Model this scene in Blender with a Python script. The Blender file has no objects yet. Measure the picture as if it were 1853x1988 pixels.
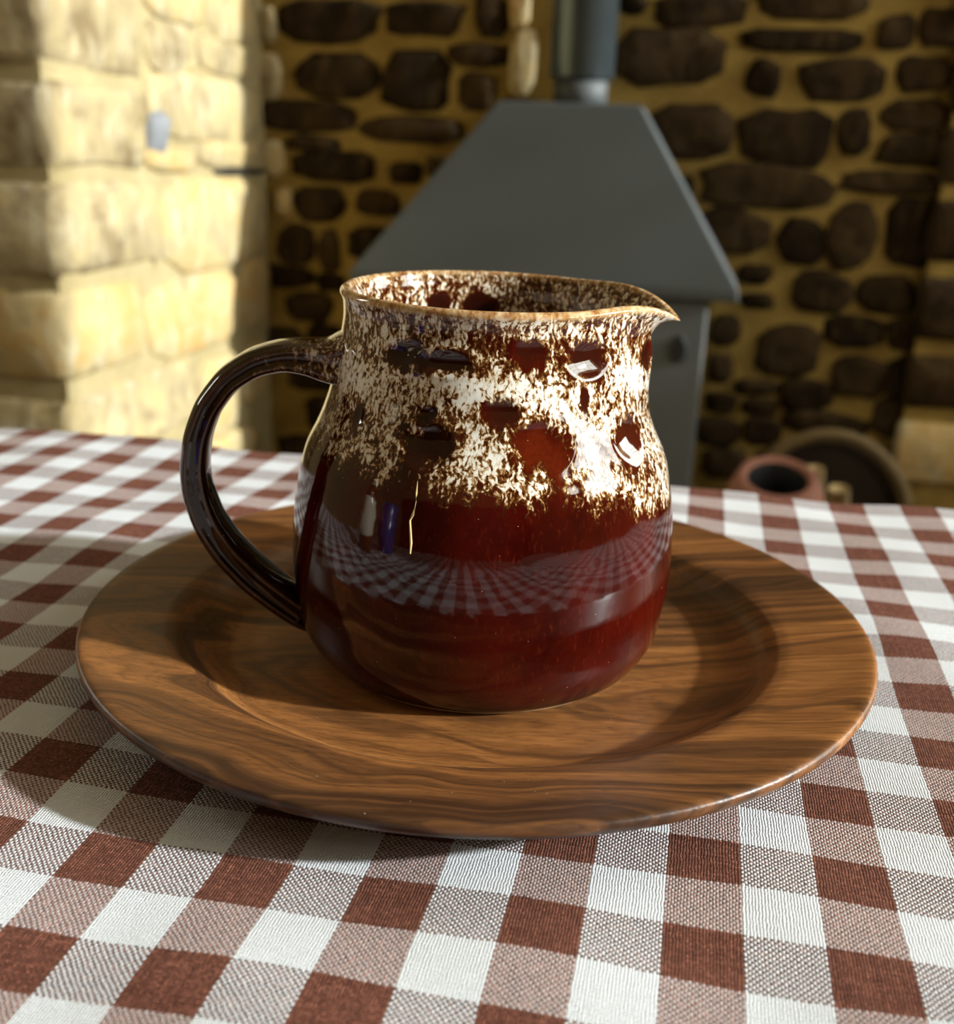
import bpy, bmesh, math, random
import numpy as np
from mathutils import Vector, Matrix
random.seed(7); rng = np.random.default_rng(7)
C = bpy.context.scene.collection
scene = bpy.context.scene
PI = math.pi

# ------------------------------------------------------------------ camera
# world axes follow the room: x runs along the fireplace wall, y towards it, z up from the table top
cam_data = bpy.data.cameras.new('camera'); cam = bpy.data.objects.new('camera', cam_data); C.objects.link(cam)
Rv, Uv, Fv = Vector((.97885, .20162, .03476)), Vector((-.09540, .29948, .94932)), Vector((-.18099, .93255, -.31238))
m = Matrix((Rv, Uv, -Fv)).transposed().to_4x4(); m.translation = Vector((.06825, -.3606, .1762)); cam.matrix_world = m
cam_data.sensor_fit = 'AUTO'; cam_data.sensor_width = 36; cam_data.lens = 36 * 2079 / 1988
cam_data.clip_start = .01
cam_data.dof.use_dof = True; cam_data.dof.focus_distance = .312; cam_data.dof.aperture_fstop = 11.2
scene.camera = cam
scene.view_settings.view_transform = 'Standard'; scene.view_settings.look = 'None'
scene.view_settings.gamma = 1; scene.view_settings.use_curve_mapping = False
scene.view_settings.exposure = 0.12

# ------------------------------------------------------------------ daylight
world = bpy.data.worlds.new('sky'); scene.world = world; world.use_nodes = True
bg = world.node_tree.nodes['Background']; bg.inputs[0].default_value = (1, .965, .88, 1); bg.inputs[1].default_value = 16
sun_d = bpy.data.lights.new('sun', 'SUN'); sun_d.energy = 9.5; sun_d.angle = math.radians(2.4); sun_d.color = (.97, .985, 1)
sun = bpy.data.objects.new('sun', sun_d); C.objects.link(sun)
SLOPE, TANEL = .035, .36
sd = Vector((-1, SLOPE, -TANEL * math.hypot(1, SLOPE)))
sun.rotation_euler = sd.to_track_quat('-Z', 'Y').to_euler(); sun.location = (3, -.5, 2.5)
RW, LW, BW, FW, FL, CE = 1.9, -1.75, 2.0, -2.4, -.75, 2.2      # right, left, back, front walls, floor, ceiling
WINR = [(-1.0, -.70, .72, 1.22), (-.55, .36, .44, 1.16), (1.0, 1.97, .42, 1.66)]           # y0,y1,z0,z1 on the right wall
WINL = [(.22, .58, .42, 1.12)]
for x, W, r in ((RW + .17, WINR, -PI/2), (LW - .17, WINL, PI/2)):
    for (y0, y1, z0, z1) in W:
        a = bpy.data.lights.new('window_portal', 'AREA'); a.shape = 'RECTANGLE'; a.size = z1-z0; a.size_y = y1-y0
        a.cycles.is_portal = True
        o = bpy.data.objects.new('window_portal', a); C.objects.link(o)
        o.location = (x, (y0+y1)/2, (z0+z1)/2); o.rotation_euler = (0, -r, 0)

# ------------------------------------------------------------------ node helpers
class NT:
    def __init__(s, name, rough=.6, spec=.5):
        s.m = bpy.data.materials.new(name); s.m.use_nodes = True; s.t = s.m.node_tree
        s.b = s.t.nodes['Principled BSDF']; s.b.inputs['Roughness'].default_value = rough
        s.b.inputs['Specular IOR Level'].default_value = spec
        s.tc = s.t.nodes.new('ShaderNodeTexCoord')
    def _set(s, sock, v):
        if v is None: return
        if hasattr(v, 'links'): s.t.links.new(v, sock)
        elif isinstance(v, (tuple, list)) and len(v) == 3 and sock.type == 'RGBA': sock.default_value = (*v, 1)
        else: sock.default_value = v
    def math(s, op, a, b=None, c=None, clamp=False):
        n = s.t.nodes.new('ShaderNodeMath'); n.operation = op; n.use_clamp = clamp
        for i, v in enumerate((a, b, c)): s._set(n.inputs[i], v)
        return n.outputs[0]
    def vmath(s, op, a, b=None):
        n = s.t.nodes.new('ShaderNodeVectorMath'); n.operation = op
        s._set(n.inputs[0], a); s._set(n.inputs[1], b)
        return n.outputs['Value'] if op in ('LENGTH', 'DISTANCE', 'DOT_PRODUCT') else n.outputs[0]
    def mapping(s, v, scale=(1,1,1), loc=(0,0,0), rot=(0,0,0)):
        n = s.t.nodes.new('ShaderNodeMapping'); s._set(n.inputs[0], v)
        n.inputs['Scale'].default_value = scale; n.inputs['Location'].default_value = loc; n.inputs['Rotation'].default_value = rot
        return n.outputs[0]
    def noise(s, v, scale, detail=4, rough=.55, dist=0, color=False):
        n = s.t.nodes.new('ShaderNodeTexNoise'); s._set(n.inputs['Vector'], v)
        n.inputs['Scale'].default_value = scale; n.inputs['Detail'].default_value = detail
        n.inputs['Roughness'].default_value = rough; n.inputs['Distortion'].default_value = dist
        return n.outputs['Color' if color else 'Fac']
    def voronoi(s, v, scale, feature='F1', out='Distance', rand=1):
        n = s.t.nodes.new('ShaderNodeTexVoronoi'); n.feature = feature; s._set(n.inputs['Vector'], v)
        n.inputs['Scale'].default_value = scale; n.inputs['Randomness'].default_value = rand
        return n.outputs[out]
    def ramp(s, fac, stops, interp='LINEAR'):
        n = s.t.nodes.new('ShaderNodeValToRGB'); s._set(n.inputs[0], fac); e = n.color_ramp.elements; n.color_ramp.interpolation = interp
        while len(e) < len(stops): e.new(.5)
        for el, (p, c) in zip(e, stops):
            el.position = p; el.color = (*(c if isinstance(c, tuple) else (c, c, c)), 1)
        return n.outputs[0]
    def mix(s, f, a, b, mode='MIX'):
        n = s.t.nodes.new('ShaderNodeMix'); n.data_type = 'RGBA'; n.blend_type = mode
        s._set(n.inputs[0], f); s._set(n.inputs[6], a); s._set(n.inputs[7], b)
        return n.outputs[2]
    def sep(s, v):
        n = s.t.nodes.new('ShaderNodeSeparateXYZ'); s._set(n.inputs[0], v); return n.outputs
    def comb(s, x, y, z):
        n = s.t.nodes.new('ShaderNodeCombineXYZ')
        for i, v in enumerate((x, y, z)): s._set(n.inputs[i], v)
        return n.outputs[0]
    def attr(s, name):
        n = s.t.nodes.new('ShaderNodeAttribute'); n.attribute_name = name; return n.outputs['Fac']
    def rnd(s):
        return s.t.nodes.new('ShaderNodeObjectInfo').outputs['Random']
    def geo(s, out='Position'):
        return s.t.nodes.new('ShaderNodeNewGeometry').outputs[out]
    def bump(s, h, strength=.5, dist=.001):
        n = s.t.nodes.new('ShaderNodeBump'); s._set(n.inputs['Height'], h)
        n.inputs['Strength'].default_value = strength; n.inputs['Distance'].default_value = dist
        s.t.links.new(n.outputs[0], s.b.inputs['Normal']); return n
    def color(s, c): s._set(s.b.inputs['Base Color'], c)
    def roughness(s, c): s._set(s.b.inputs['Roughness'], c)

def plain(name, c, rough=.6, metal=0, spec=.5, var=.12, scale=14, bump=0):
    n = NT(name, rough, spec); f = n.noise(n.geo(), scale, 5)
    n.color(n.mix(f, tuple(v*(1-var) for v in c), tuple(min(1, v*(1+var)) for v in c)))
    n.b.inputs['Metallic'].default_value = metal
    if bump: n.bump(n.noise(n.geo(), scale*9, 4), .5, bump)
    return n.m

# ------------------------------------------------------------------ materials
def mortar_mat(name, base, dark):
    n = NT(name, .95, .1); p = n.geo()
    f = n.noise(p, 11, 6, .6); g = n.noise(p, 60, 4, .6)
    c = n.mix(n.ramp(f, [(.32, 0.), (.68, 1.)]), dark, base)
    n.color(n.mix(n.math('MULTIPLY', g, .5), c, tuple(v*.55 for v in base)))
    n.bump(n.math('ADD', n.math('MULTIPLY', f, .8), n.math('MULTIPLY', g, .4)), .8, .012)
    return n.m
M_mortar = mortar_mat('lime_mortar', (.33, .222, .060), (.18, .11, .027))
M_mortar_pale = mortar_mat('pale_lime_mortar', (.43, .35, .19), (.33, .26, .125))
def stone_mat(name, cols, warm):
    n = NT(name, .93, .12); p = n.geo(); r = n.rnd()
    q = n.vmath('ADD', p, n.comb(n.math('MULTIPLY', r, 13.), n.math('MULTIPLY', r, 7.), 0.))
    f = n.noise(q, 13, 7, .62, .5); g = n.noise(n.mapping(q, (1, 1, .35)), 34, 5, .65)
    c = n.ramp(n.math('ADD', n.math('MULTIPLY', f, .8), n.math('MULTIPLY', r, .22)), cols)
    n.color(n.mix(n.ramp(g, [(.52, 0.), (.74, .62)]), c, warm))
    n.bump(n.math('ADD', f, n.math('MULTIPLY', g, .6)), .9, .011)
    return n.m
M_stone_dark = stone_mat('dark_brown_stone', [(.28, (.007, .004, .0012)), (.45, (.018, .010, .0035)), (.62, (.042, .025, .010)), (.8, (.10, .065, .030))], (.085, .052, .019))  # dark brown stone, tone varied by noise
M_stone_pale = stone_mat('honey_sandstone', [(.30, (.20, .145, .075)), (.42, (.34, .27, .15)), (.54, (.45, .35, .175)), (.66, (.47, .30, .11))], (.60, .55, .41))
M_slate = plain('grey_slate', (.20, .207, .222), .7)
M_gap_shade = plain('painted_gap_shade', (.02, .018, .015), .6)  # near black colour standing in for the shade inside a joint
M_panel = plain('dark_panelling', (.10, .065, .035), .5, var=.25, scale=6)
M_plaster_grey = plain('grey_plaster', (.44, .36, .20), .9, var=.07, scale=3)
M_plaster = plain('cream_plaster', (.62, .46, .21), .9, var=.07, scale=3, bump=.002)
M_ceiling = plain('ceiling_plaster', (.70, .57, .34), .9, var=.05, scale=3)
M_white_wood = plain('painted_window_wood', (.78, .77, .72), .45)
M_floor = None
def flag_mat():
    n = NT('stone_flags', .7, .4); f = n.noise(n.geo(), 6, 6, .6); n.color(n.mix(f, (.17, .125, .075), (.34, .26, .17)))
    n.bump(n.noise(n.geo(), 30, 4), .4, .004); return n.m
M_flag = flag_mat()
def glass_mat():
    m = bpy.data.materials.new('window_glass'); m.use_nodes = True; t = m.node_tree; t.nodes.clear()
    o = t.nodes.new('ShaderNodeOutputMaterial'); x = t.nodes.new('ShaderNodeMixShader'); tr = t.nodes.new('ShaderNodeBsdfTransparent')
    g = t.nodes.new('ShaderNodeBsdfGlossy'); g.inputs['Roughness'].default_value = .02; x.inputs[0].default_value = .05
    tr.inputs[0].default_value = (.96, .98, .97, 1)
    t.links.new(tr.outputs[0], x.inputs[1]); t.links.new(g.outputs[0], x.inputs[2]); t.links.new(x.outputs[0], o.inputs[0]); return m
M_glass = glass_mat()
def paint_mat(name, c, rough, spec=.45):
    n = NT(name, rough, spec); f = n.noise(n.geo(), 7, 5, .6); g = n.noise(n.geo(), 240, 2)
    n.color(n.mix(f, tuple(v*.88 for v in c), tuple(v*1.12 for v in c))); n.bump(g, .12, .0008)
    n.roughness(n.math('ADD', n.math('MULTIPLY', f, .15), rough-.07)); return n.m
M_stove = paint_mat('grey_stove_paint', (.054, .061, .063), .62)
M_firebox = paint_mat('stove_paint_ambient_lift', (.105, .115, .118), .6)  # stove paint lightened to stand in for ambient light on the firebox
M_pipe = paint_mat('blued_flue_enamel', (.10, .125, .135), .30, .7); M_pipe.node_tree.nodes['Principled BSDF'].inputs['Metallic'].default_value = .75
M_black = plain('black_iron', (.012, .012, .013), .5)
M_table = plain('oak', (.26, .15, .07), .5, var=.3, scale=20)
M_terracotta = plain('terracotta', (.25, .105, .075), .8, var=.2, scale=20)
M_kindling = plain('pale_kindling', (.46, .34, .17), .85, var=.25, scale=40)
M_wicker = plain('wicker', (.115, .076, .026), .75, var=.35, scale=60)
M_wicker_dark = plain('dark_wicker', (.020, .011, .005), .8, var=.35, scale=60)
M_dark_wood = plain('dark_stained_wood', (.055, .028, .016), .4, var=.3, scale=12)
M_cream_glaze = plain('cream_glaze', (.62, .56, .42), .15)
M_blue_glaze = plain('blue_glaze', (.02, .035, .16), .2)
M_brown_glass = plain('brown_bottle_glass', (.09, .03, .008), .08)

def cloth_mat():
    n = NT('woven_gingham', .92, .12)
    uv = n.t.nodes.new('ShaderNodeUVMap'); uv.uv_map = 'weave'
    NU, NV = 24., 22.                                    # threads per check
    wob = n.noise(uv.outputs[0], .22, 3, .6, color=True)
    wob2 = n.noise(uv.outputs[0], 7., 2, .6, color=True)
    su = n.sep(n.vmath('SUBTRACT', wob, (.5, .5, .5))); sf = n.sep(n.vmath('SUBTRACT', wob2, (.5, .5, .5)))
    s = n.sep(uv.outputs[0])                             # in checks
    cu = n.math('ADD', s[0], n.math('MULTIPLY', su[0], .10)); cv = n.math('ADD', s[1], n.math('MULTIPLY', su[1], .12))
    tu = n.math('ADD', n.math('MULTIPLY', cu, NU), n.math('MULTIPLY', sf[0], 1.1)); tv = n.math('ADD', n.math('MULTIPLY', cv, NV), n.math('MULTIPLY', sf[1], 1.3))
    iu, iv = n.math('FLOOR', tu), n.math('FLOOR', tv)
    par = n.math('FLOORED_MODULO', n.math('ADD', iu, iv), 2.)          # 0: warp on top
    au = n.math('SUBTRACT', n.math('SUBTRACT', tu, iu), .5); av = n.math('SUBTRACT', n.math('SUBTRACT', tv, iv), .5)
    wcol = n.math('FLOORED_MODULO', n.math('FLOOR', n.math('DIVIDE', n.math('ADD', iu, .5), NU)), 2.)   # 0 white warp
    wrow = n.math('FLOORED_MODULO', n.math('ADD', n.math('FLOOR', n.math('DIVIDE', n.math('ADD', iv, .5), NV)), 1.), 2.)   # 0 white weft
    # yarn to yarn variation and slubs
    vw = n.noise(n.mapping(n.comb(iu, cv, 0.), (1.7, .45, 1)), 1., 3, .6); vf = n.noise(n.mapping(n.comb(cu, iv, 3.), (.5, 1.3, 1)), 1., 3, .7)
    fz = n.noise(uv.outputs[0], 46, 4, .7)
    white = n.mix(fz, (.70, .725, .755), (.84, .87, .905))
    brown_w = n.mix(n.ramp(vw, [(.3, 0.), (.7, 1.)]), (.105, .036, .022), (.215, .080, .050))
    brown_f = n.mix(n.ramp(vf, [(.3, 0.), (.7, 1.)]), (.090, .034, .024), (.19, .080, .056))
    mixed = n.math('MULTIPLY', wcol, n.math('SUBTRACT', 1., wrow))     # brown warp crossing white weft: softer, pinker
    fuzz = n.math('MULTIPLY', n.ramp(n.noise(n.mapping(uv.outputs[0], (.6, 3, 1)), 9, 4, .7), [(.35, .10), (.7, .55)]), mixed)
    warp = n.mix(wcol, white, n.mix(fuzz, brown_w, (.34, .17, .125)))
    weft = n.mix(wrow, n.mix(n.math('MULTIPLY', mixed, .42), white, (.36, .20, .16)), brown_f)
    # edges of the upper yarn let the lower one show
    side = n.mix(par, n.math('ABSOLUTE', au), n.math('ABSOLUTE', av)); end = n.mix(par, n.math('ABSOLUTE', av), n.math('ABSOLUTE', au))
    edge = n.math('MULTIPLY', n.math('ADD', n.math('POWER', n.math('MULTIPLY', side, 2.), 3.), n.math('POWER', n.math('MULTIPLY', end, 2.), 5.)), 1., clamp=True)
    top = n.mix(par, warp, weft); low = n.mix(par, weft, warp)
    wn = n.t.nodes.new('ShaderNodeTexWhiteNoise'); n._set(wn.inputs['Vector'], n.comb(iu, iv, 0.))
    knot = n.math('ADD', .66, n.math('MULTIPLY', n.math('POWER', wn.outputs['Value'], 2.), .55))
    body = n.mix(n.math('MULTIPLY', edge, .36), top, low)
    bright = n.math('MULTIPLY', knot, n.math('SUBTRACT', 1., n.math('MULTIPLY', edge, .42)))  # yarn edges darkened, painting in the shade of the weave crevices
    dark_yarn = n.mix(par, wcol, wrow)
    gain = n.mix(dark_yarn, n.math('SUBTRACT', 1., n.math('MULTIPLY', edge, .16)), n.math('MULTIPLY', bright, 1.5))  # painted crevice shade on both yarns, weaker on white
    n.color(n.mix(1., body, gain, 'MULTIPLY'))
    h = n.math('SUBTRACT', 1., n.math('ADD', n.math('MULTIPLY', n.math('POWER', n.math('MULTIPLY', side, 2.), 2.), .7), n.math('MULTIPLY', n.math('POWER', n.math('MULTIPLY', end, 2.), 2.), .5)))
    n.bump(n.math('ADD', h, n.math('MULTIPLY', fz, .6)), 1., .00045)
    return n.m
M_cloth = cloth_mat()

def walnut_mat():
    n = NT('oiled_walnut', .42, .42); o = n.tc.outputs['Object']
    p = n.mapping(o, (1, 1, 1), (0, .035, .055), (math.radians(14), math.radians(9), math.radians(-7)))
    w = n.noise(n.mapping(p, (5.5, 11, 11)), 1.0, 3, .5, .6, color=True)
    q = n.vmath('ADD', p, n.vmath('MULTIPLY', n.vmath('SUBTRACT', w, (.5, .5, .5)), (.0, .052, .052)))
    s = n.sep(q); r = n.math('SQRT', n.math('ADD', n.math('POWER', s[1], 2.), n.math('POWER', s[2], 2.)))
    ring = n.noise(n.comb(n.math('MULTIPLY', r, 105.), 2.3, 0.), 1., 5, .55)
    ring2 = n.noise(n.comb(n.math('MULTIPLY', r, 420.), 5.1, n.math('MULTIPLY', s[0], 4.)), 1., 3, .6)
    fib = n.noise(n.mapping(p, (26, 520, 520)), 1., 4, .65); pores = n.noise(n.mapping(p, (60, 1500, 1500)), 1., 2, .5)
    c = n.ramp(n.math('ADD', n.math('MULTIPLY', ring, .68), n.math('MULTIPLY', ring2, .32)), [(.33, (.018, .0068, .0028)), (.41, (.055, .0215, .0075)), (.48, (.140, .054, .016)), (.56, (.265, .102, .027)), (.68, (.39, .165, .046))])
    c = n.mix(n.ramp(fib, [(.35, .45), (.62, 0.)]), c, (.045, .018, .007))
    c = n.mix(n.ramp(pores, [(.28, .6), (.42, 0.)]), c, (.02, .008, .003))
    d = n.voronoi(o, 330); sel = n.voronoi(o, 330, 'F1', 'Color'); cs = n.sep(sel)
    lint = n.math('MULTIPLY', n.math('LESS_THAN', d, .055), n.math('GREATER_THAN', cs[0], .80))
    n.color(n.mix(n.math('MULTIPLY', lint, .7), c, (.55, .50, .44)))
    n.roughness(n.math('ADD', n.math('MULTIPLY', fib, .25), .28))
    n.bump(n.math('ADD', n.math('MULTIPLY', fib, .6), pores), .22, .0004)
    return n.m
M_walnut = walnut_mat()

def glaze_mat():
    n = NT('treacle_and_cream_glaze', .05, .55); o = n.tc.outputs['Object']
    g = n.attr('glaze'); rim = n.attr('rim'); 
    warp = n.noise(o, 260, 2, .5, color=True)
    p = n.vmath('ADD', o, n.vmath('MULTIPLY', n.vmath('SUBTRACT', warp, (.5, .5, .5)), (.0035, .0035, .0045)))
    st = n.noise(n.mapping(p, (1, 1, .36)), 520, 4, .62); fine = n.noise(n.mapping(p, (1, 1, .55)), 1200, 3, .6)
    big = n.noise(n.mapping(o, (1, 1, .6)), 75, 3, .55); cell = n.voronoi(n.mapping(p, (1, 1, .6)), 850)
    t = n.math('ADD', n.math('MULTIPLY', n.math('SUBTRACT', st, .5), 1.5), n.math('MULTIPLY', n.math('SUBTRACT', fine, .5), 1.1))
    t = n.math('ADD', t, n.math('MULTIPLY', n.math('SUBTRACT', big, .5), .45))
    t = n.math('ADD', t, n.math('MULTIPLY', n.math('SUBTRACT', cell, .45), -.50))
    t = n.math('ADD', n.math('MULTIPLY', t, n.ramp(g, [(0, 0.), (.16, .7), (.5, 1.)])), g)
    # iron red body, amber where the white thins, cream where it pools
    body = n.mix(n.ramp(n.noise(n.mapping(o, (1, 1, .5)), 45, 5, .6), [(.3, 0.), (.7, 1.)]), (.013, .0007, .0005), (.060, .0030, .0012))
    body = n.mix(n.ramp(n.noise(n.mapping(o, (1, 1, .3)), 900, 2, .6), [(.58, 0.), (.8, .30)]), body, (.16, .020, .005))
    c = n.ramp(t, [(.20, (.05, .0030, .0016)), (.34, (.028, .006, .002)), (.47, (.10, .033, .007)), (.555, (.22, .10, .028)), (.63, (.52, .39, .24)), (.76, (.72, .68, .585)), (1., (.80, .78, .72))])
    base = n.mix(n.ramp(t, [(.20, 0.), (.34, 1.)]), body, c)
    amber = n.attr('amber')
    base = n.mix(n.math('MULTIPLY', amber, n.ramp(t, [(.25, 1.), (.48, 0.)])), base, n.mix(fine, (.030, .0022, .0009), (.13, .014, .0022)))
    rr = n.noise(n.mapping(o, (1, 1, .12)), 420, 3, .6)
    base = n.mix(rim, base, n.ramp(n.math('ADD', rr, n.math('MULTIPLY', big, .25)), [(.42, (.20, .062, .014)), (.60, (.46, .24, .08)), (.74, (.62, .45, .24))]))
    d = n.voronoi(o, 420); sel = n.sep(n.voronoi(o, 420, 'F1', 'Color'))
    dust = n.math('MULTIPLY', n.math('LESS_THAN', d, .06), n.math('GREATER_THAN', sel[0], .80))
    dust = n.math('MULTIPLY', dust, n.ramp(g, [(.0, 1.), (.3, 0.)]))
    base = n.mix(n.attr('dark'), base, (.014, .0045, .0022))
    n.color(n.mix(n.math('MULTIPLY', dust, .6), base, (.55, .50, .46)))
    n.roughness(n.math('ADD', n.math('MULTIPLY', dust, .5), n.math('ADD', n.math('MULTIPLY', fine, .03), .035)))
    n.bump(n.math('ADD', n.noise(o, 95, 2), n.math('MULTIPLY', t, .05)), .10, .0012)
    return n.m
M_glaze = glaze_mat()
M_clay = plain('bare_cream_clay', (.62, .46, .25), .8)
M_drip = plain('gold_drip_glaze', (.60, .45, .19), .3)

# ------------------------------------------------------------------ mesh helpers
def link(name, me, mat=None, parent=None, kind=None):
    o = bpy.data.objects.new(name, me); C.objects.link(o)
    if mat and me is not None: me.materials.append(mat)
    if parent is not None:
        o.parent = parent; o.matrix_parent_inverse = Matrix.Translation(-Vector(parent.location))
    if kind: o['kind'] = kind
    return o
def mesh(name, v, f, smooth=False):
    me = bpy.data.meshes.new(name); me.from_pydata([tuple(map(float, p)) for p in v], [], f); me.update()
    if smooth: me.polygons.foreach_set('use_smooth', [True]*len(me.polygons))
    return me
def bm_mesh(name, bm, smooth=False):
    bmesh.ops.recalc_face_normals(bm, faces=bm.faces)
    me = bpy.data.meshes.new(name); bm.to_mesh(me); bm.free()
    if smooth: me.polygons.foreach_set('use_smooth', [True]*len(me.polygons))
    return me
def add_box(bm, a, b, bev=0, seg=2):
    r = bmesh.ops.create_cube(bm, size=1); vs = r['verts']
    for v in vs: v.co = Vector([a[i] + (v.co[i]+.5)*(b[i]-a[i]) for i in range(3)])
    if bev:
        es = list({e for v in vs for e in v.link_edges})
        bmesh.ops.bevel(bm, geom=es, offset=bev, segments=seg, affect='EDGES', profile=.5)
def box(name, a, b, mat, parent=None, bev=0, kind=None):
    bm = bmesh.new(); add_box(bm, a, b, bev); return link(name, bm_mesh(name, bm), mat, parent, kind)
def lathe_mesh(name, prof, n, centre=(0,0,0), rfun=None, closed_axis=(True, True)):
    """prof: list of (r, z); ends on the axis are closed with a fan."""
    v, f = [], []; cx, cy, cz = centre
    for (r, z) in prof:
        for k in range(n):
            t = 2*PI*k/n; v.append((cx + r*math.cos(t), cy + r*math.sin(t), cz + z))
    for i in range(len(prof)-1):
        for k in range(n):
            f.append((i*n+k, i*n+(k+1) % n, (i+1)*n+(k+1) % n, (i+1)*n+k))
    if closed_axis[0]: f.append(tuple(reversed(range(n))))
    if closed_axis[1]: f.append(tuple((len(prof)-1)*n + k for k in range(n)))
    return mesh(name, v, f, True)
def tube(name, pts, rad, n=10, flat=None):
    pts = [Vector(p) for p in pts]; v, f = [], []; N = len(pts)
    up = Vector((0, 0, 1))
    for i, p in enumerate(pts):
        t = (pts[min(i+1, N-1)] - pts[max(i-1, 0)]).normalized()
        a = t.cross(up if abs(t.z) < .95 else Vector((0, 1, 0))).normalized(); b = t.cross(a)
        r = rad[i] if hasattr(rad, '__len__') else rad
        for k in range(n):
            q = 2*PI*k/n; v.append(p + (a*math.cos(q) + b*math.sin(q)) * r)
    for i in range(N-1):
        for k in range(n): f.append((i*n+k, i*n+(k+1) % n, (i+1)*n+(k+1) % n, (i+1)*n+k))
    f.append(tuple(range(n))); f.append(tuple((N-1)*n+k for k in reversed(range(n))))
    return mesh(name, v, f, True)
def empty(name, loc, label, cat, group=None):
    o = bpy.data.objects.new(name, None); C.objects.link(o); o.location = loc; o.empty_display_size = .02
    o['label'] = label; o['category'] = cat
    if group: o['group'] = group
    return o
def tag(o, label, cat, group=None):
    o['label'] = label; o['category'] = cat
    if group: o['group'] = group
    return o

# ------------------------------------------------------------------ the room shell
def structure(name, boxes, mat, bev=0):
    bm = bmesh.new()
    for a, b in boxes: add_box(bm, a, b, bev)
    return link(name, bm_mesh(name, bm), mat, None, 'structure')
T = .2
def wall_with_openings(x0, x1, y0, y1, z0, z1, wins):
    out, y = [], y0
    for (a, b, c, d) in sorted(wins):
        out += [((x0, y, z0), (x1, a, z1)), ((x0, a, z0), (x1, b, c)), ((x0, a, d), (x1, b, z1))]; y = b
    return out + [((x0, y, z0), (x1, y1, z1))]
floor = structure('floor', [((LW-T, FW-T, FL-.1), (RW+T, BW+T, FL-.012))], M_mortar)
k = 0
for i in range(8):
    xa = LW - T + .51*i
    for j in range(9):
        ya = FW - T + .52*j + (.18 if i % 2 else 0)
        o = box('flagstone', (xa+.006, ya+.006, FL-.03), (min(xa+.504, RW+T), min(ya+.514, BW+T), FL + random.uniform(-.002, .002)), M_flag, floor, .006)
ceiling = structure('ceiling', [((LW-T, FW-T, CE), (RW+T, BW+T, CE+.1))], M_ceiling)
wall_right = structure('wall_right', wall_with_openings(RW, RW+T, FW-T, BW+T, FL, CE, WINR), M_plaster)
wall_left = structure('wall_left', wall_with_openings(LW-T, LW, FW-T, BW+T, FL, CE, WINL), M_plaster_grey)
wall_front = structure('wall_front', [((LW, FW-T, FL), (RW, FW, CE))], M_plaster)
for i in range(12):
    box('panel', (LW+.304*i+.004, FW-.01, FL), (LW+.304*(i+1)-.004, FW+.022, .50), M_panel, wall_front, .006)
trim = structure('trim_1', [((LW, FW-.01, .50), (RW, FW+.045, .545))], M_panel)
wall_back = structure('wall_back', [((LW, BW, FL), (RW, BW+T, CE))], M_mortar)

def window(n, xa, xb, w, inward):
    y0, y1, z0, z1 = w; xm = (xa+xb)/2 + .03*(-inward)
    bm = bmesh.new(); fw = .05
    for a, b in (((y0, z0), (y1, z0+fw)), ((y0, z1-fw), (y1, z1)), ((y0, z0+fw), (y0+fw, z1-fw)), ((y1-fw, z0+fw), (y1, z1-fw))):
        add_box(bm, (xm-.025, a[0], a[1]), (xm+.025, b[0], b[1]), .004)
    root = link('window_%d' % n, bm_mesh('window', bm), M_white_wood, None, 'structure')
    NY, NZ = max(2, round((y1-y0)/.23)), max(3, round((z1-z0)/.22)); ya, yb, za, zb = y0+fw, y1-fw, z0+fw, z1-fw
    for i in range(1, NY):
        y = ya + (yb-ya)*i/NY; box('glazing_bar', (xm-.006, y-.004, za), (xm+.006, y+.004, zb), M_white_wood, root)
    for j in range(1, NZ):
        z = za + (zb-za)*j/NZ; box('glazing_bar', (xm-.005, ya, z-.004), (xm+.005, yb, z+.004), M_white_wood, root)
    for i in range(NY):
        for j in range(NZ):
            box('pane', (xm-.0015, ya+(yb-ya)*i/NY+.003, za+(zb-za)*j/NZ+.003), (xm+.0015, ya+(yb-ya)*(i+1)/NY-.003, za+(zb-za)*(j+1)/NZ-.003), M_glass, root)
    xs = (xa, xb) if inward > 0 else (xa, xb)
    e = xa-.04 if inward < 0 else xb+.04
    box('window_sill', (min(e, xm), y0, z0-.03), (max(e, xm), y1, z0+.004), M_white_wood, root, .004)
for i, w in enumerate(WINR): window(i+1, RW, RW+T, w, -1)
window(len(WINR)+1, LW-T, LW, WINL[0], 1)

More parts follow.
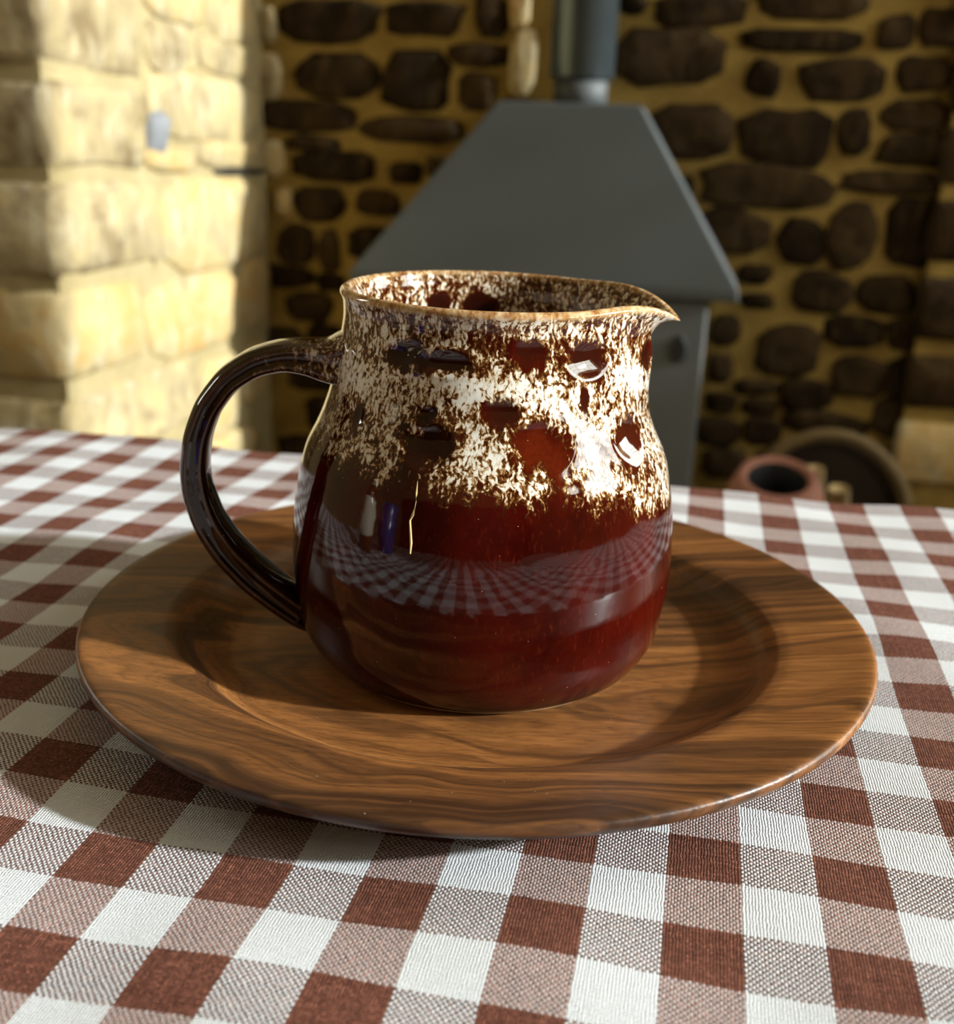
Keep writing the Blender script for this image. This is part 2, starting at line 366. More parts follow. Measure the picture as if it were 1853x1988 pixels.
# ------------------------------------------------------------------ rough stone work
def stone_mesh(org, ex, ez, en, w, h, proud, n=12, power=4.5, jit=.10, back=.025):
    """an irregular rounded stone face: org centre on the wall plane, ex/ez in-plane axes, en towards the room"""
    org, ex, ez, en = map(Vector, (org, ex, ez, en)); v, f = [], []
    ph = random.uniform(0, 2*PI); out = []
    for k in range(n):
        t = 2*PI*(k + random.uniform(-.2, .2))/n
        c, s = math.cos(t), math.sin(t)
        rr = (abs(c)**power + abs(s)**power)**(-1/power) * (1 + random.uniform(-jit, jit) + .03*math.sin(2*t+ph))
        out.append((c*rr*w/2, s*rr*h/2))
    tilt = random.uniform(-.35, .35)*proud, random.uniform(-.35, .35)*proud
    e = min(w, h)
    for sc, d in ((1.02, -back), (1.0, proud*.35), (1-.011*2/e*.6 if e > .03 else .8, proud*.85), (.55, proud)):
        for (a, b) in out:
            dd = d + (tilt[0]*a/(w/2) + tilt[1]*b/(h/2)) * (1 if d > 0 else 0) + (random.uniform(-.12, .12)*proud if sc < .9 else 0)
            v.append(org + ex*a*sc + ez*b*sc + en*dd)
    v.append(org + en*(proud*random.uniform(.85, 1.15)))
    for r in range(3):
        for k in range(n): f.append((r*n+k, r*n+(k+1) % n, (r+1)*n+(k+1) % n, (r+1)*n+k))
    for k in range(n): f.append((3*n+k, 3*n+(k+1) % n, 4*n))
    return mesh('stone', v, f, True)
BACK = [(-0.113,0.484,0.052,0.037),(0.025,0.472,0.171,0.057),(0.237,0.486,0.199,0.051),(0.397,0.437,0.065,0.054),(0.476,0.445,0.081,0.059),(-0.031,0.385,0.215,0.101),(0.219,0.419,0.234,0.035),(0.157,0.349,0.061,0.059),(0.309,0.349,0.158,0.068),(0.46,0.364,0.092,0.057),(0.02,0.245,0.158,0.104),(0.215,0.238,0.171,0.099),(0.344,0.253,0.06,0.077),(0.451,0.289,0.114,0.051),(0.466,0.225,0.14,0.056),(0.189,0.142,0.248,0.077),(0.429,0.162,0.199,0.039),(0.023,0.135,0.038,0.041),(0.13,0.052,0.136,0.083),(0.268,0.039,0.089,0.082),(0.367,0.055,0.091,0.118),(0.496,0.065,0.133,0.124),(0.184,-0.031,0.065,0.033),(0.197,-0.087,0.065,0.026),(0.323,-0.061,0.114,0.075),(0.449,-0.057,0.112,0.067),(0.14,-0.152,0.056,0.057),(0.271,-0.188,0.124,0.098),(0.399,-0.137,0.111,0.059),(0.513,-0.137,0.102,0.059),(0.135,-0.234,0.05,0.055),(0.423,-0.232,0.102,0.078),(0.528,-0.219,0.097,0.08),(0.214,-0.27,0.086,0.029),(0.227,-0.311,0.07,0.035),(0.322,-0.279,0.098,0.062),(0.144,-0.31,0.061,0.042),(0.369,-0.338,0.164,0.042),(0.142,-0.373,0.092,0.061),(0.239,-0.367,0.074,0.057),(0.52,-0.312,0.111,0.075),(0.168,-0.443,0.096,0.062),(0.298,-0.439,0.134,0.075),(0.436,-0.421,0.118,0.085),(0.565,-0.407,0.115,0.087),(-0.748,0.444,0.22,0.075),(-0.538,0.449,0.153,0.059),(-0.396,0.459,0.061,0.077),(-0.728,0.336,0.181,0.084),(-0.555,0.328,0.14,0.105),(-0.42,0.381,0.117,0.039),(-0.425,0.31,0.071,0.068),(-0.331,0.269,0.082,0.054),(-0.802,0.252,0.215,0.056),(-0.562,0.233,0.224,0.048),(-0.781,0.199,0.114,0.029),(-0.74,0.151,0.182,0.056),(-0.576,0.144,0.07,0.038),(-0.505,0.16,0.041,0.034),(-0.638,0.078,0.088,0.051),(-0.772,0.069,0.112,0.067),(-0.832,-0.018,0.083,0.077),(-0.749,-0.032,0.048,0.081),(-0.655,-0.007,0.098,0.064),(-0.86,-0.093,0.138,0.045),(-0.747,-0.101,0.061,0.033),(-0.803,-0.158,0.102,0.059),(-0.865,-0.247,0.1,0.069),(-0.76,-0.239,0.085,0.077),(-0.783,-0.323,0.131,0.052),(-0.764,-0.405,0.091,0.08),(-0.8,-0.494,0.16,0.059)]
BACK_PALE = [(-0.327,0.367,0.056,0.126),(-0.338,0.472,0.044,0.072),(-0.888,0.332,0.063,0.093),(-0.885,0.435,0.044,0.068),(-0.88,0.164,0.055,0.077),(-0.856,0.071,0.039,0.063)]
for (u, z, w, h) in BACK: link('stone', stone_mesh((u, BW, z), (1,0,0), (0,0,1), (0,-1,0), w*1.04+.005, h*1.06+.006, .013), M_stone_dark, wall_back)
for (u, z, w, h) in BACK_PALE: link('stone', stone_mesh((u, BW, z), (1,0,0), (0,0,1), (0,-1,0), w, h, .014, power=7, jit=.06), M_stone_pale, wall_back)
z = .555                                                   # further courses above the picture and between
while z < 1.0:
    h = random.uniform(.06, .1); u = -.88
    while u < .5:
        w = random.uniform(.1, .24)
        link('stone', stone_mesh((u+w/2, BW, z+h/2), (1,0,0), (0,0,1), (0,-1,0), w-.02, h-.015, .012), M_stone_dark, wall_back); u += w
    z += h
# left cheek of the hearth: a pale pier with quoins at its front corner
PX, PY = -.90, 1.16
pier_l = structure('wall_hearth_left', [((LW, PY, FL), (PX, BW, CE))], M_mortar_pale)
def rounded_block(name, a, b, mat, parent, bev=.02, amp=.006, cuts=3):
    bm = bmesh.new(); add_box(bm, a, b, bev, 2)
    bmesh.ops.subdivide_edges(bm, edges=[e for e in bm.edges if e.calc_length() > .06], cuts=1, use_grid_fill=True)
    for v in bm.verts: v.co += Vector([random.uniform(-amp, amp) for _ in range(3)])
    return link(name, bm_mesh(name, bm, True), mat, parent)
for (vc, zc, w, h), back in zip([(1.312,.362,.289,.16),(1.306,.204,.289,.135),(1.321,.05,.316,.152),(1.277,-.112,.261,.152),(1.37,-.275,.451,.135),(1.3,-.43,.29,.15),(1.33,-.59,.34,.15),(1.31,.525,.3,.15),(1.3,.69,.29,.16)],
                          (-1.16, -1.30, -1.12, -1.06, -1.26, -1.14, -1.3, -1.2, -1.3)):
    rounded_block('stone', (back, PY-.010, zc-h/2+.002), (PX+.010, vc+w/2-.003, zc+h/2-.002), M_stone_pale, pier_l)
CHEEK = [(1.593,.435,.23,.075),(1.83,.449,.208,.121),(1.567,.349,.184,.08),(1.804,.35,.255,.055),(1.71,.25,.478,.109),(1.554,.157,.188,.032),(1.814,.168,.292,.042),(1.745,.035,.5,.160),(1.625,-.132,.396,.138),(1.715,-.316,.21,.158),(1.92,-.12,.14,.13),(1.91,-.30,.15,.12),(1.7,-.45,.4,.08),(1.55,-.56,.3,.1),(1.6,.56,.28,.13),(1.86,.57,.2,.12)]
for (v_, z_, w, h) in CHEEK: link('stone', stone_mesh((PX, v_, z_), (0,1,0), (0,0,1), (1,0,0), w+.012, h+.012, .011, n=12, power=6, jit=.035), M_stone_pale, pier_l)
link('stone', stone_mesh((PX, 1.485, .20), (0,1,0), (0,0,1), (1,0,0), .05, .085, .022, n=8), M_slate, pier_l)['label'] = 'blue grey slate pinning chip'
link('gap_shade_chip', stone_mesh((PX, 1.86, .134), (0,1,0), (0,0,1), (1,0,0), .26, .016, .012, n=10), M_gap_shade, pier_l)['label'] = 'dark chip standing in for the shade in an open joint'  # raised dark chip painted as the shadowed gap under a stone
# front face of the left pier, west of the quoins
for (zc, h) in ((.362,.15),(.204,.13),(.05,.145),(-.112,.145),(-.275,.13),(.525,.14)):
    x = -1.33
    while x > LW+.1:
        w = random.uniform(.16, .3); link('stone', stone_mesh((x-w/2, PY, zc), (1,0,0), (0,0,1), (0,-1,0), w-.02, h-.01, .016, power=5, jit=.05), M_stone_pale, pier_l); x -= w
# right cheek: a shallow return
QX, QY = .52, 1.97
pier_r = structure('wall_hearth_right', [((QX, QY, FL), (RW, BW, CE))], M_mortar)
for j, (zc, h) in enumerate([(.36,.13),(.22,.12),(.08,.13),(-.07,.14),(-.22,.12),(-.37,.15),(.52,.14)]):
    rounded_block('stone', (QX-.012, QY-.012, zc-h/2), (QX+random.uniform(.14, .3), BW-.01, zc+h/2-.012), M_stone_pale if zc < -.3 else M_stone_dark, pier_r, .016, .004)

def courses(x0, x1, y, z0, z1, parent, lo=.12, hi=.28):
    z = z0
    while z < z1 - .04:
        h = min(random.uniform(.075, .125), z1 - z); x = x0
        while x < x1 - .05:
            w = min(random.uniform(lo, hi), x1 - x)
            link('stone', stone_mesh((x+w/2, y, z+h/2), (1,0,0), (0,0,1), (0,-1,0), w-.018, h-.016, .012), M_stone_dark, parent); x += w
        z += h
courses(-.88, .5, BW, FL+.01, -.50, wall_back)
courses(QX+.32, RW-.02, QY, FL+.01, 1.0, pier_r)
# ------------------------------------------------------------------ stove
SX, SY = -.235, 1.76
stove = empty('wood_stove', (SX, SY+.15, FL), 'grey steel wood stove with pyramid hood in the stone fireplace behind the jug', 'stove')
def hood_mesh():
    bm = bmesh.new()
    b = [(-.625, SY, -.066), (.148, SY, -.066), (.148, BW-.02, -.066), (-.625, BW-.02, -.066)]
    l = [(p[0], p[1], -.046) for p in b]
    t = [(-.346, SY+.07, .286), (-.068, SY+.07, .286), (-.068, BW-.02, .286), (-.346, BW-.02, .286)]
    ri = [bm.verts.new(p) for p in b], [bm.verts.new(p) for p in l], [bm.verts.new(p) for p in t]
    for A, B in ((ri[0], ri[1]), (ri[1], ri[2])):
        for k in range(4): bm.faces.new((A[k], A[(k+1) % 4], B[(k+1) % 4], B[k]))
    bm.faces.new(ri[2]); bm.faces.new(list(reversed(ri[0])))
    bmesh.ops.bevel(bm, geom=list(bm.edges), offset=.004, segments=2, affect='EDGES', profile=.5)
    return bm_mesh('hood', bm)
link('hood', hood_mesh(), M_stove, stove)
PCX, PCY = -.194, 1.905
link('flue_stub', lathe_mesh('flue_stub', [(.053, .275), (.053, .340)], 40, (PCX, PCY, 0)), M_stove, stove)
link('flue_pipe', lathe_mesh('flue_pipe', [(.060, .333), (.064, .336), (.064, CE-.01)], 48, (PCX, PCY, 0)), M_pipe, stove)['label'] = 'glossy blue black flue pipe'
box('firebox', (-.565, SY+.025, FL+.04), (.094, BW-.03, -.067), M_firebox, stove, .005)
door = box('door', (-.43, SY+.012, -.60), (-.06, SY+.028, -.16), M_stove, stove, .006)
box('door_glass', (-.37, SY+.008, -.52), (-.12, SY+.014, -.26), M_black, door, .003)
link('door_handle', tube('door_handle', [(-.075, SY+.012, -.42), (-.075, SY-.03, -.42), (-.075, SY-.03, -.32), (-.075, SY+.012, -.32)], .007), M_black, door)
bm = bmesh.new(); r = bmesh.ops.create_cone(bm, segments=24, radius1=.022, radius2=.018, depth=.014, cap_ends=True)
bmesh.ops.rotate(bm, verts=bm.verts, cent=(0,0,0), matrix=Matrix.Rotation(PI/2, 3, 'X')); bmesh.ops.scale(bm, verts=bm.verts, vec=(.8, 1, 1.3)); bmesh.ops.translate(bm, verts=bm.verts, vec=(.045, SY+.020, -.165))
link('air_control', bm_mesh('air_control', bm), M_black, stove)['label'] = 'round black air control knob'
for sx in (-.50, .045):
    for sy in (SY+.06, BW-.1): box('leg', (sx-.02, sy-.02, FL), (sx+.02, sy+.02, FL+.045), M_stove, stove, .003)

# ------------------------------------------------------------------ hearth things right of the stove
BX, BY = .385, 1.69
basket = empty('log_basket', (BX, BY, FL), 'dark wicker log basket with a pale hooped handle, right of the stove', 'basket')
prof = [(.10, .0), (.12, .01), (.128, .12), (.134, .30), (.129, .305), (.122, .14), (.11, .03), (.0, .025)]
link('basket_body', lathe_mesh('basket_body', prof, 40, (BX, BY, FL), closed_axis=(True, False)), M_wicker_dark, basket)
arch = [(BX - .035 + .165*math.cos(a), BY+.02, FL + .24 + .215*math.sin(a)) for a in np.linspace(.0, PI, 28)]
link('hoop_handle', tube('hoop_handle', arch, .013, 10), M_wicker, basket)['label'] = 'pale hooped handle'
link('rim', tube('rim', [(BX + .133*math.cos(a), BY + .133*math.sin(a), FL+.302) for a in np.linspace(0, 2*PI, 40)], .010, 8), M_wicker, basket)
bark = [(BX - .035 + .150*math.cos(a), BY+.035, FL + .26 + .175*math.sin(a)) for a in np.linspace(.0, PI, 20)]
bm = bmesh.new(); vs = [[bm.verts.new((p[0], p[1]+dy, p[2])) for p in bark] for dy in (0, .012)]
bm.faces.new(vs[0]); bm.faces.new(list(reversed(vs[1])))
for i in range(len(bark)-1): bm.faces.new((vs[0][i], vs[0][i+1], vs[1][i+1], vs[1][i]))
bm.faces.new((vs[0][-1], vs[0][0], vs[1][0], vs[1][-1]))
link('hoop_backing', bm_mesh('hoop_backing', bm), M_wicker_dark, basket)  # dark sheet filling the arch behind the hoop
for (x, y, zt, lx, ly, lab) in ((.312, 1.640, -.345, .06, .05, 'left pale kindling stick, the taller of two leaning in the log basket'), (.358, 1.615, -.372, .05, .07, 'right pale kindling stick, the shorter of two leaning in the log basket')):
    v = [Vector((x+lx*.8, y+ly*.8, FL+.06)), Vector((x, y, zt))]
    tag(link('kindling_stick', tube('kindling_stick', [v[0], v[0].lerp(v[1], .5), v[1]], [.019, .021, .020], 6), M_kindling), lab, 'kindling', 'kindling in the log basket')
JRX, JRY = .232, 1.44
prof = [(.07, 0), (.078, .01), (.092, .12), (.098, .24), (.093, .315), (.083, .350), (.071, .368), (.060, .373), (.053, .366), (.051, .350), (.070, .30), (.078, .2), (.07, .05), (0, .03)]
def jar_mesh():
    me = lathe_mesh('jar', [(r*.94, z*1.18) for r, z in prof[:9]], 44, (JRX, JRY, FL), closed_axis=(True, False))
    tip_mouth(me); return me
def tip_mouth(me):
    for v in me.vertices:                              # the mouth dips towards the room
        k = max(0, (v.co.z - FL - .32)/.12); v.co.z += k*.34*(v.co.y - JRY)
jar = link('terracotta_jar', jar_mesh(), M_terracotta)
me = lathe_mesh('interior', [(r*.94, z*1.18) for r, z in prof[8:]], 44, (JRX, JRY, FL), closed_axis=(False, False)); tip_mouth(me)  # inner wall painted black as the shade inside the jar
link('interior', me, M_black, jar)['label'] = 'jar inside painted black for the shade in its mouth'
tag(jar, 'reddish terracotta jar with a dark open mouth, between stove and log basket', 'jar')

# ------------------------------------------------------------------ table and cloth
TX0, TX1, TY0, TY1 = -.72, .72, -.68, .2395
table = empty('dining_table', (0, (TY0+TY1)/2, FL), 'oak dining table hidden beneath the gingham tablecloth', 'table')
box('tabletop', (TX0, TY0, -.034), (TX1, TY1, -.004), M_table, table, .004)
for x in (TX0+.07, TX1-.07):
    for y in (TY0+.07, TY1-.07): box('leg', (x-.03, y-.03, FL), (x+.03, y+.03, -.034), M_table, table, .004)
box('apron', (TX0+.06, TY0+.06, -.12), (TX1-.06, TY1-.06, -.034), M_table, table, .003)
SU, SV, GX, GY, GC, GR = .0191, .0190, -.00138, -.08054, 3, 4
def cloth_mesh():
    DROP, RB = .20, .006
    def axis(lo, hi, step):
        return np.concatenate([lo - np.array([DROP, .15, .1, .06, .03, .015, .009, .005, .002]), np.linspace(lo, hi, int((hi-lo)/step)+1), hi + np.array([.002, .005, .009, .015, .03, .06, .1, .15, DROP])])
    xs, ys = axis(TX0, TX1, .008), axis(TY0, TY1, .008)
    X, Y = np.meshgrid(xs, ys)
    def fold(S, lo, hi):
        e = np.where(S > hi, S-hi, np.where(S < lo, S-lo, 0)); a = np.abs(e); q = RB*PI/2
        ang = np.minimum(a, q)/RB
        out = np.clip(S, lo, hi) + np.sign(e)*RB*np.sin(ang); dz = -RB*(1-np.cos(ang)) - np.maximum(a-q, 0)
        return out, dz
    PX_, dzx = fold(X, TX0, TX1); PY_, dzy = fold(Y, TY0, TY1)
    Z = dzx + dzy
    flat = np.clip((np.hypot(X, Y)-.105)/.06, 0, 1)
    wav = .0011*np.sin(X*38+1.3*np.sin(Y*21)+.5) + .0009*np.sin(Y*33-X*14+2) + .0006*np.sin(X*71+Y*52)
    Z = Z + np.maximum(flat*(wav+.0012), 0)
    both = np.minimum(-dzx, -dzy)
    drape = np.clip((-dzx-dzy)/.2, 0, 1)
    PX_ = PX_ + np.where(-dzy > .01, .0, 0); PY_ = PY_ + drape*.012*np.sin(X*28)*np.where(-dzy > .004, np.sign(Y), 0)
    PX_ = PX_ + drape*.012*np.sin(Y*30)*np.where(-dzx > .004, np.sign(X), 0)
    V = np.stack([PX_, PY_, Z], -1).reshape(-1, 3); ny, nx = X.shape
    I = np.arange(ny*nx).reshape(ny, nx)
    F = np.stack([I[:-1, :-1], I[:-1, 1:], I[1:, 1:], I[1:, :-1]], -1).reshape(-1, 4)
    me = mesh('tablecloth', V, F.tolist(), True)
    uvl = me.uv_layers.new(name='weave'); UVs = np.stack([(X-GX)/SU+GC, (Y-GY)/SV+GR], -1).reshape(-1, 2)
    li = np.empty(len(me.loops), int); me.loops.foreach_get('vertex_index', li)
    uvl.data.foreach_set('uv', UVs[li].ravel().astype(np.float32)); return me
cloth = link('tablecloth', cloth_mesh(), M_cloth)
tag(cloth, 'brown and white gingham linen cloth spread over the table', 'tablecloth')
sm = cloth.modifiers.new('thickness', 'SOLIDIFY'); sm.thickness = .0008; sm.offset = -1

# ------------------------------------------------------------------ walnut plate
R = .1405
top = [(0, .0068), (.050, .0068), (.082, .0069), (.090, .0074), (.096, .0088), (.101, .0116), (.1045, .0146), (.108, .0166), (.112, .0175), (.120, .0183), (.130, .0194), (.137, .0202), (.1394, .0203), (.1402, .0201), (R+.0002, .0194), (R+.0003, .0182), (R-.0002, .0168), (R-.0010, .0158)]
bot = [(R-.0022, .0152), (.136, .0142), (.122, .0105), (.105, .0050), (.092, .0016), (.084, .0006), (.06, .0006), (0, .0006)]
def smooth_prof(p, n):
    p = np.array(p); d = np.concatenate([[0], np.cumsum(np.hypot(*np.diff(p, axis=0).T))]); t = np.linspace(0, d[-1], n)
    q = np.stack([np.interp(t, d, p[:, 0]), np.interp(t, d, p[:, 1])], -1)
    for _ in range(3): q[1:-1] = (q[:-2] + 2*q[1:-1] + q[2:])/4
    return q
pp = np.concatenate([smooth_prof(top, 220), smooth_prof(bot, 70)])
pp[:, 0] = np.maximum(pp[:, 0], 1e-5)
plate = link('dinner_plate', lathe_mesh('dinner_plate', pp.tolist(), 200, closed_axis=(False, False)), M_walnut)
tag(plate, 'round turned walnut plate with a wide rim under the jug', 'plate')

# ------------------------------------------------------------------ the jug
JX, JY = .0015, -.005
jug = empty('jug', (JX, JY, .0070), 'brown and cream glazed pottery jug standing on the walnut plate', 'jug')
PZ = np.array([.0078,.0095,.0125,.017,.0277,.0379,.048,.0577,.0654,.0729,.0823,.091,.0985,.105,.112,.120,.126,.130,.1325])
PR = np.array([.0557,.0582,.0606,.0632,.0655,.0667,.0668,.0663,.0654,.0640,.0617,.0575,.0546,.0527,.0513,.0497,.0489,.0492,.0501])
def cubic(x, xs, ys):
    m = np.gradient(ys, xs); i = np.clip(np.searchsorted(xs, x)-1, 0, len(xs)-2); h = xs[i+1]-xs[i]; t = (x-xs[i])/h
    return ((2*t**3-3*t**2+1)*ys[i] + (t**3-2*t**2+t)*h*m[i] + (-2*t**3+3*t**2)*ys[i+1] + (t**3-t**2)*h*m[i+1])
D = PI/180
# thumbprint dips in the glaze: azimuth, height, half width, half height, depth, amber
SPOTS = [(-109,.1198,.0062,.0036,.0008,0),(-95,.1186,.0072,.0030,.0008,0),(-65.4,.1223,.0045,.0034,.0004,.1),(-42.8,.1203,.0066,.0048,.0009,.1),(-7.2,.1173,.0046,.0044,.0009,.0),
         (-126.6,.0995,.0024,.0028,.0003,0),(-99.4,.1032,.0028,.0024,.0004,.0),(-75.2,.1054,.0048,.0036,.0007,.1),(-97.9,.0945,.0072,.0052,.0009,0),(-61.7,.0960,.0082,.0056,.0009,.9),(-26.4,.0950,.0064,.0058,.0010,.4),
         (-45.2,.1080,.0012,.0042,.0001,.1),(20,.118,.007,.004,.0007,.2),(45,.0945,.008,.005,.0008,.5),(80,.119,.007,.004,.0007,.2),(110,.095,.008,.005,.0008,.4),(150,.119,.007,.004,.0007,.2)]
SPOTS_IN = [(126.4,.1226,.0046,.0044),(106.3,.1224,.0060,.0048)]
AZ_SPOUT = 6.5
def wrap(a): return (a+180) % 360 - 180
def smooth(e0, e1, x):
    t = np.clip((x-e0)/(e1-e0), 0, 1); return t*t*(3-2*t)
def jug_mesh():
    n = 420
    zo = np.concatenate([np.linspace(.0078, .02, 22)[:-1], np.linspace(.02, .1325, 190)])
    ro = cubic(zo, PZ, PR)
    rimr = ro[-1]-.0019; aa = np.linspace(0, PI, 14)[1:-1]
    rz = .1325 + .0019*np.sin(aa); rr = rimr + .0019*np.cos(aa)
    zi = np.linspace(.1325, .014, 110); ri = cubic(zi, PZ, PR) - .0038 - .0012*(1-smooth(.02, .05, zi)); ri[-1] *= .9
    za = np.concatenate([zo, rz, zi, [.0125, .012, .012]]); ra = np.concatenate([ro, rr, ri, [ri[-1]*.8, ri[-1]*.4, 1e-5]])
    bot = np.array([[1e-5, .0085], [.048, .0085], [.0525, .0080], [.0545, .0076]])
    za = np.concatenate([bot[:, 1], za]); ra = np.concatenate([bot[:, 0], ra])
    inner = np.zeros(len(za)); inner[4+len(zo)+6:] = 1
    th = np.linspace(0, 2*PI, n, endpoint=False)
    TH, ZZ = np.meshgrid(th, za); RR = np.repeat(ra[:, None], n, 1); IN = np.repeat(inner[:, None], n, 1); DEG = np.degrees(TH)
    # dents of the printed spots
    g = np.zeros_like(ZZ); amber = np.zeros_like(ZZ); dent = np.zeros_like(ZZ)
    def ring_noise(k, seed):
        r = np.random.default_rng(seed); a = np.zeros(n)
        for h in range(1, k): a += r.normal()/math.sqrt(k)*np.cos(h*th) + r.normal()/math.sqrt(k)*np.sin(h*th)
        return a[None, :]
    streak, lobe = ring_noise(150, 3), ring_noise(46, 4)
    spotdark = np.zeros_like(ZZ)
    for (a, z, hw, hh, d, am) in SPOTS:
        dx = wrap(DEG-a)*D*np.maximum(RR, .02)/hw
        dz = (ZZ-z)/hh + .22*lobe; dz = np.where(dz < 0, dz*np.clip(.98-.24*streak, .58, 1.5), dz*(1.2+.15*streak))
        dx = dx*(1 + .14*np.sin(dz*2.2+a)) + .10*np.sin(ZZ*2400+a)
        q = np.hypot(dx, dz); k = (1-IN)*(1-smooth(.45, 1.85, q))
        g = np.maximum(g, k); spotdark = np.maximum(spotdark, k*.62*(1-am)); amber = np.maximum(amber, am*(1-IN)*(1-smooth(.5, 1.5, np.hypot(dx, dz+.15))))
        qs = np.hypot(wrap(DEG-a)*D*np.maximum(RR, .02)/hw, (ZZ-z)/hh)
        dent += 1.3*d*(1-IN)*(np.exp(-qs**2*1.1) - .35*np.exp(-((qs-1.35)/.35)**2))
    for (a, z, hw, hh) in SPOTS_IN:
        q = np.hypot(wrap(DEG-a)*D*RR/hw, (ZZ-z)/hh); g = np.maximum(g, IN*(1-smooth(.75, 1.15, q)))
    # spout pulled out of the rim
    da = wrap(DEG-AZ_SPOUT)
    lip = smooth(.121, .1335, ZZ)
    pull = .0084*np.exp(-(np.abs(da)/24)**2)*lip**1.25 + .0042*np.exp(-(da/36)**2)*smooth(.094, .122, ZZ)
    RR2 = np.where(RR > .03, RR - dent + pull, RR)
    top = smooth(.108, .1325, ZZ)
    Zt = ZZ + top*(-.0006*np.cos(TH) + .0010*np.sin(TH) + .0009*np.exp(-((np.abs(da)-30)/16)**2) - .0060*np.exp(-(np.abs(da)/15)**1.8)*smooth(.126, .1345, ZZ)) + top*.0012
    # throwing unevenness
    RR2 = RR2*(1 + .0035*np.sin(2*TH+1.0)*smooth(.02, .05, ZZ))
    V = np.stack([JX + RR2*np.cos(TH), JY + RR2*np.sin(TH), Zt], -1).reshape(-1, 3)
    m_ = len(za); I = np.arange(m_*n).reshape(m_, n); J = np.roll(I, -1, 1)
    F = np.stack([I[:-1], J[:-1], J[1:], I[1:]], -1).reshape(-1, 4)
    me = mesh('body', V, F.tolist(), True)
    # thickness of the white over-glaze
    edge = np.interp(wrap(DEG+180+60), [-180, -120, -58, 0, 40, 60, 120, 180], [.081]*8)
    dd = wrap(DEG)
    edge = np.interp(dd, [-180, -120, -100, -80, -57, -40, -20, -5, 20, 90, 180], [.083, .0815, .0815, .0785, .078, .0735, .0665, .066, .072, .08, .083])
    edge = edge + .0016*np.sin(TH*17)+.0012*np.sin(TH*41+1)+.0008*np.sin(TH*67+2)
    w = .625*smooth(-.0055, .0095, ZZ-edge)
    w = w + .13*smooth(.1045, .109, ZZ)*(1-smooth(.1135, .118, ZZ)) + .06*np.sin(TH*5+ZZ*300)*smooth(.08, .1, ZZ)
    w = w - .05*smooth(.116, .120, ZZ)*(1-smooth(.124, .130, ZZ))
    left = smooth(-98, -135, np.where(dd > 90, dd-360, dd)); w = w - .05*left
    w = np.where(IN > 0, .62 - .08*smooth(.11, .13, ZZ), w)
    w = w - g*.58*np.where(IN > 0, 1.3, 1)
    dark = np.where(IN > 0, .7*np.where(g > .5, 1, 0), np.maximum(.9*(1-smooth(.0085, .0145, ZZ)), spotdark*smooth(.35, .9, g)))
    rim = smooth(.1312, .1332, ZZ)*np.where(IN > 0, smooth(.1322, .1335, ZZ)*.6, 1)
    for nm, A in (('glaze', w), ('amber', amber), ('rim', rim*.85), ('dark', dark)):
        at = me.attributes.new(nm, 'FLOAT', 'POINT'); at.data.foreach_set('value', np.clip(A, 0, 1.2).ravel().astype(np.float32))
    return me
body = link('body', jug_mesh(), M_glaze, jug)
link('foot_ring', lathe_mesh('foot_ring', [(.047, .0090), (.0475, .0071), (.0535, .0070), (.0552, .0073), (.0556, .0082), (.0545, .0090)], 160, (JX, JY, 0), closed_axis=(False, False)), M_clay, jug)['label'] = 'thin unglazed cream foot ring'
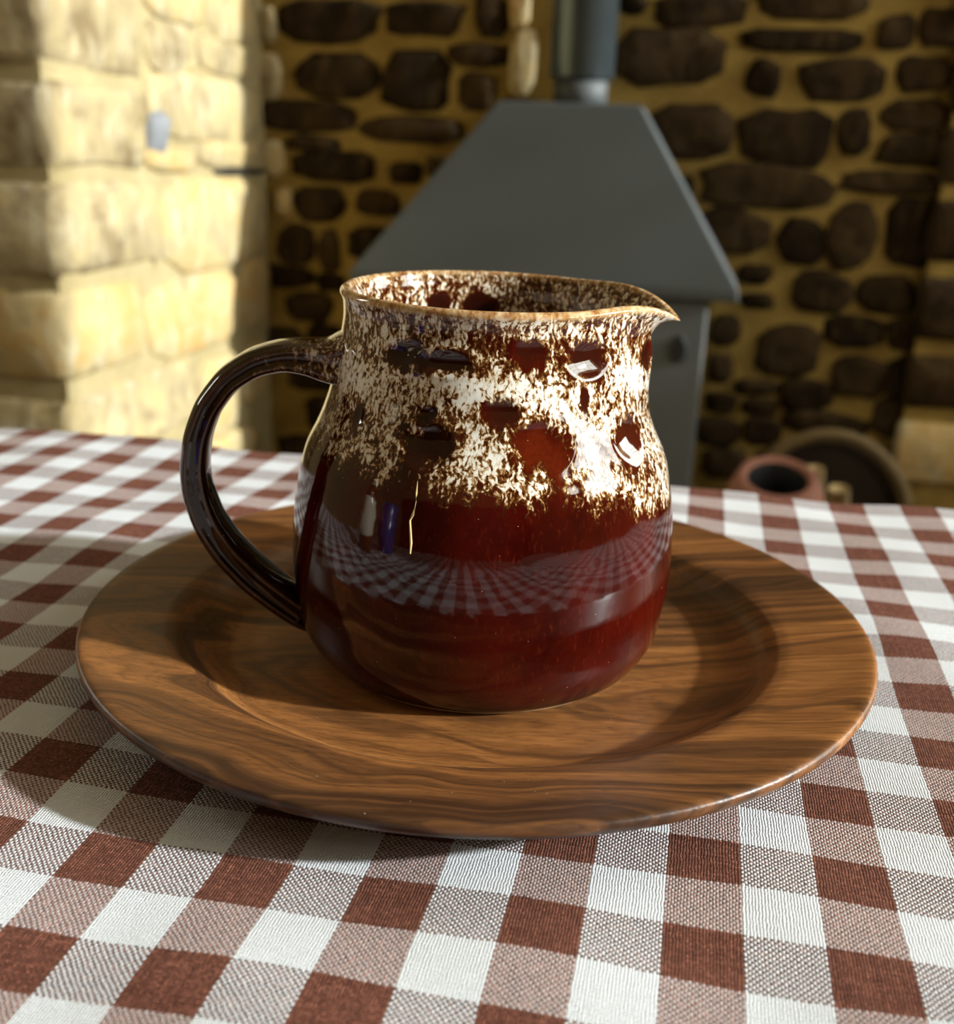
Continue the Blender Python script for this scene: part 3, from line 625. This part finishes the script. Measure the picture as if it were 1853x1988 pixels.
# handle: swept strap with two ridges
HA = 198*D
HC = [(.0475,.1118,.0190),(.0535,.1108,.0150),(.0603,.1122,.0122),(.0689,.1126,.0102),(.0782,.1102,.0093),(.0873,.1042,.0088),(.0940,.0952,.0090),(.0979,.0850,.0092),(.0994,.0741,.0097),(.0987,.0653,.0103),(.0954,.0545,.0108),(.0895,.0444,.0116),(.0813,.0351,.0122),(.0733,.0280,.0124),(.0668,.0228,.0122),(.0605,.0180,.0105),(.0545,.0140,.0070)]
def handle_mesh():
    hc = np.array(HC); d = np.concatenate([[0], np.cumsum(np.hypot(np.diff(hc[:, 0]), np.diff(hc[:, 1])))]); t = np.linspace(0, d[-1], 150)
    c = np.stack([np.interp(t, d, hc[:, i]) for i in range(3)], -1)
    for _ in range(10): c[1:-1] = (c[:-2] + 2*c[1:-1] + c[2:])/4
    n = 48; v = []; gl = []; am = []; dk = []
    ha = np.array([math.cos(HA), math.sin(HA), 0]); hn = np.array([-math.sin(HA), math.cos(HA), 0]); s = t/t[-1]
    for i in range(len(t)):
        tg = c[min(i+1, len(t)-1), :2] - c[max(i-1, 0), :2]; tg /= np.hypot(*tg); nr = np.array([tg[1], -tg[0]])   # in (r,z)
        th_ = c[i, 2]/2; wd = .0098 + .0045*max(0, 1-s[i]*9)**2 - .003*max(0, (s[i]-.92)/.08)
        for k in range(n):
            q = 2*PI*k/n; cs, sn = math.cos(q), math.sin(q)
            ex = abs(cs)**.75*math.copysign(1, cs); ey = abs(sn)**.75*math.copysign(1, sn)
            groove = 1 - .16*math.exp(-((abs(abs(q-PI)-PI/2)-0)/.30)**2)      # hollow along each flank
            a = ex*th_; b = ey*wd*groove
            P = np.array([JX, JY, 0]) + ha*(c[i, 0] + nr[0]*a) + hn*b + np.array([0, 0, c[i, 1] + nr[1]*a])
            v.append(P)
            gl.append(np.clip(.56*(1-s[i]/.37), 0, .56) if s[i] < .37 else 0.)
            dk.append(min(1, s[i]/.22)*(1 - .75*math.exp(-((abs(abs(q-PI)-PI/2)-.42)/.10)**2)))
            am.append(.42*math.exp(-((abs(abs(q-PI)-PI/2)-.42)/.13)**2)*min(1, s[i]*4))
    N = len(t); f = []
    for i in range(N-1):
        for k in range(n): f.append((i*n+k, i*n+(k+1) % n, (i+1)*n+(k+1) % n, (i+1)*n+k))
    f.append(tuple(range(n))); f.append(tuple((N-1)*n+k for k in reversed(range(n))))
    me = mesh('handle', v, f, True)
    bm = bmesh.new(); bm.from_mesh(me); bmesh.ops.recalc_face_normals(bm, faces=bm.faces); bm.to_mesh(me); bm.free()
    for nm, A in (('glaze', gl), ('amber', am), ('rim', [.55*a_ for a_ in am]), ('dark', dk)):
        at = me.attributes.new(nm, 'FLOAT', 'POINT'); at.data.foreach_set('value', np.array(A, np.float32))
    return me
def handle_glaze():
    m = M_glaze.copy(); m.name = 'dark_handle_glaze'; return m
link('handle', handle_mesh(), M_glaze, jug)['label'] = 'glossy near black ridged loop handle'
drip = []
for a, z in [(-98.5,.0850),(-98.2,.0815),(-98.0,.0785),(-98.6,.0752),(-99.2,.0735),(-98.7,.0700),(-98.3,.0670),(-98.3,.0637)]:
    r = float(cubic(np.array([z]), PZ, PR)[0])+.0001; drip.append((JX + r*math.cos(a*D), JY + r*math.sin(a*D), z + .0))
link('glaze_drip', tube('glaze_drip', drip, [.0001,.0003,.00025,.0004,.0003,.00035,.0004,.0002], 7), M_drip, jug)['label'] = 'thin golden run of glaze'

# ------------------------------------------------------------------ beside the photographer, mirrored in the glaze
SBX, SBY = -.33, -.25
b_ = empty('sauce_bottle', (SBX, SBY, .001), 'brown glass bottle with cream cap and cream label on the gingham cloth', 'bottle')
link('glass', lathe_mesh('glass', [(.026, .0), (.030, .004), (.030, .11), (.024, .135), (.012, .150), (.012, .172)], 28, (SBX, SBY, .001)), M_brown_glass, b_)
link('cap', lathe_mesh('cap', [(.016, .160), (.017, .164), (.017, .194), (.014, .200)], 24, (SBX, SBY, .001)), M_cream_glaze, b_)
link('label', lathe_mesh('label', [(.0302, .035), (.0306, .036), (.0306, .094), (.0302, .095)], 28, (SBX, SBY, .001)), M_cream_glaze, b_)
MX, MY = -.31, -.36
g_ = empty('mug', (MX, MY, .001), 'dark blue glazed mug on the gingham cloth beside the brown bottle', 'mug')
link('body', lathe_mesh('body', [(.030, 0), (.036, .004), (.039, .05), (.038, .098), (.0365, .100), (.035, .098), (.035, .02), (.0, .012)], 32, (MX, MY, .001), closed_axis=(True, False)), M_blue_glaze, g_)
link('handle', tube('handle', [(MX-.036, MY, .082), (MX-.058, MY, .080), (MX-.066, MY, .058), (MX-.056, MY, .034), (MX-.036, MY, .028)], .0055, 10), M_blue_glaze, g_)
